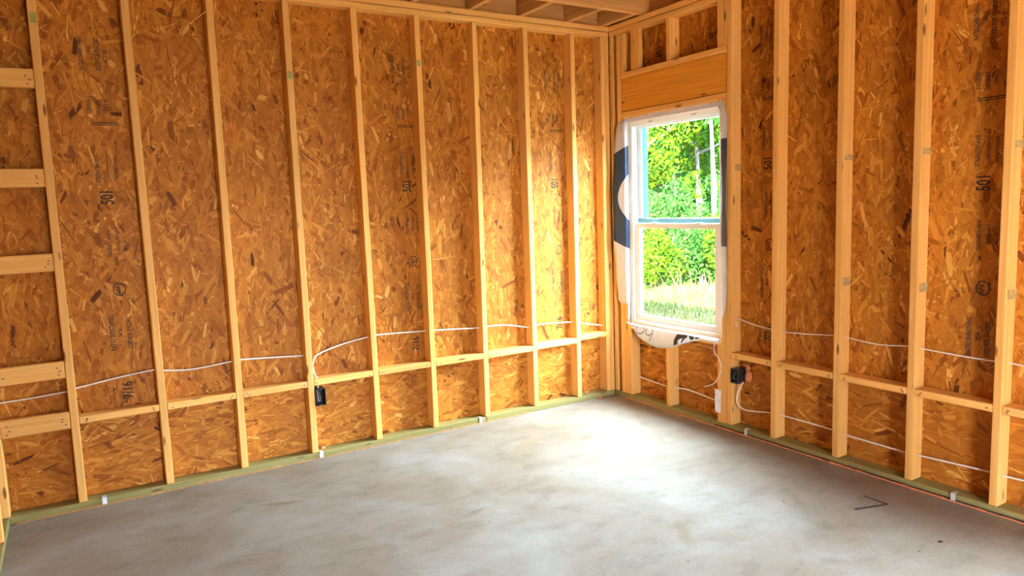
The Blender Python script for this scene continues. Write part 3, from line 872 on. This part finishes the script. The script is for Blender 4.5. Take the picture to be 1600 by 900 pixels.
cable('electrical_cable', 'thin white cable strung through the studs at mid height right of the window',
      [onR(x, y, d) for x, y, d in ((1152, 511, 0.04), (1151, 498, 0.045), (1180, 508, 0.05), (1222, 518, 0.05), (1262, 522, 0.05), (1302, 524, 0.05), (1321, 527, 0.05), (1370, 538, 0.05), (1417, 541, 0.05), (1436, 544, 0.05), (1500, 556, 0.05), (1550, 564, 0.05), (1576, 567, 0.05), (1625, 574, 0.05))] + [Vector((0.05, -3.15, 0.765)), Vector((0.05, -3.27, 0.77))], 0.0035)
cable('electrical_cable', 'white cable low down under the window, between the cripple studs',
      [onR(x, y, d) for x, y, d in ((990, 562, 0.03), (990, 578, 0.03), (994, 586, 0.05), (1040, 603, 0.05), (1056, 606, 0.05), (1078, 610, 0.05), (1117, 625, 0.05), (1128, 629, 0.05))])
cable('electrical_cable', 'white cable dropping from the right outlet box and running low to the right edge',
      [onR(x, y, d) for x, y, d in ((1161, 597, 0.03), (1152, 618, 0.03), (1153, 632, 0.03), (1166, 641, 0.05), (1202, 645, 0.05), (1222, 649, 0.05), (1299, 671, 0.05), (1320, 679, 0.05), (1412, 706, 0.05), (1438, 712, 0.05), (1545, 737, 0.05), (1574, 745, 0.05), (1630, 759, 0.05))] + [Vector((0.05, -3.10, 0.155)), Vector((0.05, -3.27, 0.16))])
cable('loose_wire', 'thin white wire dangling in a loop below the right end of the window sill',
      [onR(x, y, -0.012) for x, y in ((1117, 530), (1116, 550), (1123, 560), (1127, 577), (1120, 594), (1112, 601), (1100, 604))], 0.0026, cat='wire')
cable('wood_splinter', 'long pale splinter sticking out beside the third stud near the top', [onL(331, 11, -0.003), onL(313, 24, 0.012), onL(295, 39, 0.02)], 0.0022, 'pine', cat='splinter')

def outlet_box(name, label, corner, wd, ht, dp, facing):
    """open-fronted single-gang box; corner = front lower corner next to its stud"""
    c = Vector(corner)
    B = thing(name, label, 'outlet box', c)
    def pt(a, d, z):     # a across the wall, d into the wall
        return Vector((a, d, z)) if facing == 'L' else Vector((d, -a, z))
    def slab(nm, a0, a1, d0, d1, z0, z1, mat):
        bm = bmesh.new()
        p, q = pt(a0, d0, z0), pt(a1, d1, z1)
        bm_box(bm, min(p.x, q.x), max(p.x, q.x), min(p.y, q.y), max(p.y, q.y), min(p.z, q.z), max(p.z, q.z), 0.0015, 1)
        return bm
    t = 0.0035
    bm = bmesh.new()
    for (a0, a1, d0, d1, z0, z1) in ((0, t, 0, dp, 0, ht), (wd - t, wd, 0, dp, 0, ht), (0, wd, 0, dp, 0, t), (0, wd, 0, dp, ht - t, ht), (0, wd, dp - t, dp, 0, ht)):
        p, q = pt(a0, d0, z0), pt(a1, d1, z1)
        bm_box(bm, min(p.x, q.x), max(p.x, q.x), min(p.y, q.y), max(p.y, q.y), min(p.z, q.z), max(p.z, q.z), 0.001, 1)
    local('box_shell', bm_to_mesh(bm, 'box_shell', [M['box']]), B)
    for k, z in enumerate((0.004, ht - 0.010)):
        bm = bmesh.new(); p, q = pt(wd * 0.35, -0.001, z), pt(wd * 0.65, 0.004, z + 0.007)
        bm_box(bm, min(p.x, q.x), max(p.x, q.x), min(p.y, q.y), max(p.y, q.y), p.z, q.z, 0.001, 1)
        local('screw_tab', bm_to_mesh(bm, 'screw_tab', [M['box']]), B)
    for k, mat in enumerate(('cable', 'copper', 'box')):
        pts = [pt(wd * 0.4, dp * 0.8, ht * 0.92), pt(wd * (0.32 + 0.16 * k), dp * 0.35, ht * 0.7), pt(wd * (0.3 + 0.2 * k), dp * 0.12, ht * 0.35), pt(wd * (0.45 + 0.12 * k), dp * 0.3, ht * 0.22)]
        V, Fc = tube(pts, 0.0014, 6, 0, True, 4)
        local('wire_end', mesh_from('wire_end', V, Fc, [M[mat]], True), B)
    return B
outlet_box('outlet_box', 'black outlet box with wire ends beside the stud on the left wall', (-2.337, -0.008, 0.327), 0.062, 0.103, 0.075, 'L')
outlet_box('outlet_box', 'black outlet box on the stud right of the window, orange foam behind', (-0.012, -1.158, 0.322), 0.057, 0.095, 0.070, 'R')
fb = thing('foam_plug', 'bulging orange foam plug behind the right outlet box', 'foam', (0.066, -1.235, 0.34))
local('foam_bulge', lump('foam_bulge', M['foam'], 0.026, (0.8, 0.75, 1.35), 0.2, 3, 3), fb, (-0.008, -0.012, 0.028))
local('foam_bulge', lump('foam_bulge', M['foam'], 0.014, (0.9, 0.8, 1.6), 0.3, 3, 4), fb, (-0.005, 0.0, 0.075))
local('foam_bulge', lump('foam_bulge', M['foam'], 0.012, (0.9, 1.9, 0.9), 0.3, 3, 5), fb, (-0.003, 0.018, 0.094))

bm = bmesh.new(); bm_box(bm, -0.0045, -0.0005, -1.069, -1.022, 0.098, 0.252, 0.0012, 1)
npm = bm_to_mesh(bm, 'nail_plate', [M['plate'], M['nail']])
npl = thing('nail_plate', 'white metal protector plate on the stud below the right end of the window', 'nail plate', (0, -1.045, 0.098))
for v in npm.vertices: v.co -= Vector(npl.location)
local('plate', npm, npl)
for (yy, zz) in ((-0.018, 0.147), (0.018, 0.147), (-0.018, 0.007), (0.018, 0.007)):
    bm = bmesh.new(); bmesh.ops.create_circle(bm, cap_ends=True, radius=0.0025, segments=8)
    local('plate_nail', bm_to_mesh(bm, 'plate_nail', [M['nail']]), npl, (-0.005, yy, zz), (0, -math.pi / 2, 0))

# bent metal anchor straps at the foot of the walls
def strap(label, loc, rotz):
    bm = bmesh.new()
    bm_box(bm, -0.011, 0.011, -0.0065, -0.0045, -0.030, 0.012, 0.0006, 1)
    bm_box(bm, -0.011, 0.011, -0.0065, 0.024, 0.010, 0.012, 0.0006, 1)
    bm_box(bm, -0.004, 0.004, -0.0105, -0.0065, -0.012, -0.004, 0.001, 1)
    o = link('anchor_strap', bm_to_mesh(bm, 'anchor_strap', [M['steel']]), None, loc, (0, 0, rotz))
    return tag(o, label, 'metal strap', None, 'anchor straps on the bottom plates')
strap('bent metal strap on the bottom plate of the darkest left bay', (-3.485, 0, 0.031), 0)
strap('bent metal strap on the bottom plate just below the left outlet box', (-2.325, 0, 0.031), 0)
strap('bent metal strap on the brightly lit bottom plate of the left wall', (-1.206, 0, 0.031), 0)
strap('bent metal strap on the bottom plate right of the window', (0, -1.276, 0.031), -math.pi / 2)
strap('bent metal strap on the bottom plate near the right edge', (0, -2.523, 0.031), -math.pi / 2)
# scraps of foam
for k, (loc, sq, lab) in enumerate((((-0.172, -0.022, 0.008), (1.6, 1.2, 0.8), 'small pink-orange foam scrap on the floor at the corner'),
                                    ((-0.245, 0.040, 0.048), (1.8, 1.0, 1.0), 'crumpled foam scrap on the plate between the last stud and the corner'),
                                    ((-2.300, 0.045, 0.046), (1.8, 1.0, 1.0), 'orange foam scrap on the plate below the left outlet box'),
                                    ((-0.012, -1.880, 0.006), (0.9, 2.0, 0.9), 'orange foam lump at the foot of the second plain stud right of the window'))):
    o = link('foam_scrap', lump('foam_scrap', M['foam'], 0.010, sq, 0.35, 2, 20 + k), None, loc)
    tag(o, lab, 'foam scrap', None, 'foam scraps')

# ================================================================ OUTSIDE
ZG = -0.30
bm = bmesh.new(); bmesh.ops.create_grid(bm, x_segments=60, y_segments=60, size=40)
for v in bm.verts:
    v.co.z = 0.05 * math.sin(v.co.x * 0.9) * math.cos(v.co.y * 0.7)
ground = link('ground', bm_to_mesh(bm, 'ground', [M['ground']], True), None, (8, 0, ZG))
tag(ground, 'sunlit patchy grass and dry soil outside the window', 'ground', 'structure')
def cloud(n, blobs, size, lo=0.0, hi=1.0, droop=0.0):
    V, Fs, tone = [], [], []
    w = np.array([b[3] * b[4] * b[5] for b in blobs]); w = w / w.sum()
    pick = rng.choice(len(blobs), n, p=w)
    for i in range(n):
        bx, by, bz, rx, ry, rz = blobs[pick[i]]
        d = rng.normal(size=3); d /= np.linalg.norm(d)
        r = rng.uniform(0.45, 1.0) ** 0.5
        c = np.array([bx + d[0] * rx * r, by + d[1] * ry * r, bz + d[2] * rz * r])
        a = rng.normal(size=3); a /= np.linalg.norm(a)
        b_ = np.cross(a, rng.normal(size=3)); b_ /= np.linalg.norm(b_)
        s = size * rng.uniform(0.6, 1.4); k = len(V)
        V += [c - a * s, c + b_ * s * 0.5, c + a * s, c - b_ * s * 0.5]; Fs.append((k, k + 1, k + 2, k + 3))
        tone.append(float(np.clip(rng.normal((lo + hi) / 2, (hi - lo) / 3), 0, 1)))
    return V, Fs, tone
def leaf_mesh(name, V, Fs, tone, mat):
    me = mesh_from(name, V, Fs, [M[mat]])
    at = me.attributes.new('tone', 'FLOAT', 'FACE'); at.data.foreach_set('value', tone)
    return me
def ground_at(px, dist):
    d = ray(px, 400); h = Vector((d.x, d.y, 0)).normalized()
    return Vector((CAM.x + h.x * dist, CAM.y + h.y * dist, ZG))
def tree(px, dist, hgt, crown_r, base_h, leaf, bark, n, label, size=0.11, group='trees outside the window', tr=0.09):
    p = ground_at(px, dist)
    T = thing('tree', label, 'tree', p, None, group)
    rr = random.Random(int(px * 7 + dist))
    V, Fc = tube([(0, 0, -0.1), (0.05, 0.03, hgt * 0.35), (-0.04, 0.05, hgt * 0.7), (0.02, 0, hgt * 0.95)], [tr, tr * 0.85, tr * 0.6, tr * 0.3], 8)
    for k in range(6):
        z = base_h + (hgt - base_h) * rr.uniform(0.1, 0.7); an = rr.random() * 6.28; ln = crown_r * rr.uniform(0.5, 0.9)
        v2, f2 = tube([(0, 0.03, z), (math.cos(an) * ln * 0.5, math.sin(an) * ln * 0.5, z + 0.2), (math.cos(an) * ln, math.sin(an) * ln, z + 0.5)], [0.04, 0.028, 0.012], 6)
        b = len(V); V += v2; Fc += [tuple(b + i for i in f) for f in f2]
    local('trunk', mesh_from('trunk', V, Fc, [M[bark]], True), T)
    blobs = [(rr.uniform(-0.6, 0.6) * crown_r, rr.uniform(-0.6, 0.6) * crown_r, rr.uniform(base_h, hgt), crown_r * rr.uniform(0.35, 0.6), crown_r * rr.uniform(0.35, 0.6), crown_r * rr.uniform(0.22, 0.4)) for _ in range(16)]
    local('foliage', leaf_mesh('foliage', *cloud(n, blobs, size), leaf), T)
def bush(px, dist, hgt, w, leaf, n, label, size=0.042):
    n = int(n * 2.4)
    p = ground_at(px, dist)
    rr = random.Random(int(px * 3 + dist * 11))
    B = thing('shrub', label, 'shrub', p, None, 'shrubs outside the window')
    blobs = [(rr.uniform(-0.5, 0.5) * w, rr.uniform(-0.5, 0.5) * w, rr.uniform(0.15, 0.85) * hgt, w * 0.36, w * 0.36, hgt * 0.28) for _ in range(9)]
    V, Fc = [], []
    for k in range(5):
        v2, f2 = tube([(rr.uniform(-.1, .1), rr.uniform(-.1, .1), -0.05), (rr.uniform(-.3, .3) * w, rr.uniform(-.3, .3) * w, hgt * 0.6)], [0.02, 0.008], 5)
        b = len(V); V += v2; Fc += [tuple(b + i for i in f) for f in f2]
    local('stems', mesh_from('stems', V, Fc, [M['bark']], True), B)
    local('foliage', leaf_mesh('foliage', *cloud(n, blobs, size), leaf), B)
tree(1016, 17.6, 5.4, 1.25, 2.0, 'leaf_y', 'bark', 6500, 'yellow-green tree at the upper left of the window view', 0.06)
tree(1092, 18.4, 5.2, 1.25, 2.1, 'leaf_y', 'bark', 6500, 'yellow-green tree with overhanging branches right of the window centre', 0.06)
tree(1115, 15.4, 5.6, 0.55, 3.4, 'leaf_g', 'palebark', 500, 'slim tree with a pale trunk at the right side of the window view', tr=0.07)
tree(1055, 21.6, 6.4, 1.8, 0.6, 'leaf_g', 'bark', 13000, 'tall soft green tree filling the middle of the window view', 0.065)
tree(1140, 21.2, 6.2, 1.8, 0.7, 'leaf_g', 'bark', 11000, 'deep green tree behind the pale trunk at the right', 0.065)
tree(985, 22.6, 6.5, 1.9, 0.7, 'leaf_g', 'bark', 9000, 'green tree mostly hidden by the left window jamb', 0.065)
# row of dense trees added beyond the yard to block low sky light
def screen_tree(loc, rz, sc, proto=None, lab='tall dense tree in the row added beyond the yard to block low sky', grp='row of tall trees added beyond the yard'):
    T = thing('screen_tree', lab, 'tree', loc, None, grp)
    T.rotation_euler = (0, 0, rz); T.scale = (sc, sc, sc * 0.60)
    if proto is None:
        rr = random.Random(77)
        V, Fc = tube([(0, 0, -0.2), (0.1, 0.05, 5), (0, 0.1, 11)], [0.22, 0.16, 0.05], 8)
        trunk = mesh_from('trunk', V, Fc, [M['bark']], True)
        blobs = [(rr.uniform(-1.7, 1.7), rr.uniform(-1.7, 1.7), rr.uniform(1.2, 11.2), rr.uniform(1.0, 1.7), rr.uniform(1.0, 1.7), rr.uniform(0.7, 1.2)) for _ in range(46)]
        fol = leaf_mesh('foliage', *cloud(16000, blobs, 0.20), 'leaf_g')
    else:
        trunk, fol = proto
    local('trunk', trunk, T); local('foliage', fol, T)
    return trunk, fol
pt_ = None
for k, yy in enumerate(np.arange(-24, 36, 6.9)):
    xx = 22.5 + 1.2 * math.sin(k * 2.1) - 0.006 * (yy - 4) ** 2
    pt_ = screen_tree((xx, yy + 0.5 * math.sin(k * 1.3), ZG), k * 1.7, 1.0 + 0.12 * math.sin(k * 3.3), pt_)
for k, xx in enumerate(np.arange(-12, 12, 7.2)):  # unseen trees added to keep low sky light out of the doorway
    screen_tree((xx, -28.0, ZG), k * 2.3, 1.0, pt_, 'unseen tall tree added behind the house to block low sky', 'added trees behind the house')
for (px, dist, hgt, w, leaf, n, lab) in (
        (1010, 14.2, 1.2, 0.8, 'leaf_y', 1100, 'yellowish shrub at the left edge of the lower window pane'),
        (1040, 15.7, 1.8, 1.0, 'leaf_g', 1700, 'round green shrub left of the lower pane centre'),
        (1072, 16.6, 2.1, 1.1, 'leaf_g', 1900, 'large green shrub at the centre of the lower pane'),
        (1099, 14.6, 1.3, 0.8, 'leaf_g', 1300, 'dark green shrub right of the lower pane centre'),
        (1128, 14.3, 1.4, 0.8, 'leaf_y', 1200, 'yellow-green shrub at the right edge of the lower pane'),
        (1120, 17.4, 2.2, 1.2, 'leaf_g', 1900, 'tall green shrub at the back right of the lower pane'),
        (1000, 16.5, 2.0, 1.0, 'leaf_g', 1700, 'green shrub half hidden by the left window jamb'),
        (1160, 16.8, 2.0, 1.4, 'leaf_g', 1500, 'green shrub hidden behind the right window jamb')):
    bush(px, dist, hgt, w, leaf, n, lab)
# grass
V, Fs, tone = [], [], []
for i in range(15000):
    px = rng.uniform(940, 1200); dist = rng.uniform(7.0, 16.5)
    p = ground_at(px, dist)
    tall = rng.random() < 0.03 and 11.5 < dist < 14.5
    h = rng.uniform(0.3, 0.65) if tall else rng.uniform(0.04, 0.16)
    an = rng.uniform(0, 6.28); w = 0.012 if tall else 0.014
    ln = h * rng.uniform(0.1, 0.5); a2 = rng.uniform(0, 6.28)
    k = len(V)
    gz = ZG + 0.05 * math.sin((p.x - 8) * 0.9) * math.cos(p.y * 0.7)
    V += [(p.x - math.cos(an) * w, p.y - math.sin(an) * w, gz - 0.01), (p.x + math.cos(an) * w, p.y + math.sin(an) * w, gz - 0.01),
          (p.x + math.cos(a2) * ln, p.y + math.sin(a2) * ln, gz + h)]
    Fs.append((k, k + 1, k + 2)); tone.append(float(rng.uniform(0.3, 1.0) if tall else np.clip(rng.normal(0.95 - 0.13 * (dist - 9.5) + 0.2 * math.sin(p.x * 1.3 + p.y), 0.22), 0, 1)))
g = link('grass', leaf_mesh('grass', V, Fs, tone, 'grass'))
tag(g, 'patchy green and straw-coloured grass outside the window', 'grass', 'stuff')
# low fabric fence
p0, p1 = onF(1096, 446, ZG), onF(1160, 436, ZG)
SF = thing('silt_fence', 'low blue-grey fabric fence in the grass at the right of the window view', 'fence', p0)
V, Fs = [], []
d = p1 - p0
for k in range(11):
    t = k / 10; q = d * t; s = 0.03 * math.sin(k * 1.9)
    nrm = Vector((-d.y, d.x, 0)).normalized()
    V += [q + nrm * (s + 0.01), q + nrm * (s * 0.5) + Vector((0, 0, 0.28 + 0.03 * math.sin(k * 2.3)))]
for k in range(10): Fs.append((2 * k, 2 * k + 2, 2 * k + 3, 2 * k + 1))
fo = local('fabric', mesh_from('fabric', V, Fs, [M['silt']]), SF)
md = fo.modifiers.new('thickness', 'SOLIDIFY'); md.thickness = 0.004
for k in (0, 5, 10):
    q = d * (k / 10)
    bm = bmesh.new(); bm_box(bm, -0.018, 0.018, -0.018, 0.018, -0.05, 0.36, 0.003, 1)
    local('stake', bm_to_mesh(bm, 'stake', [M['pine']]), SF, q)
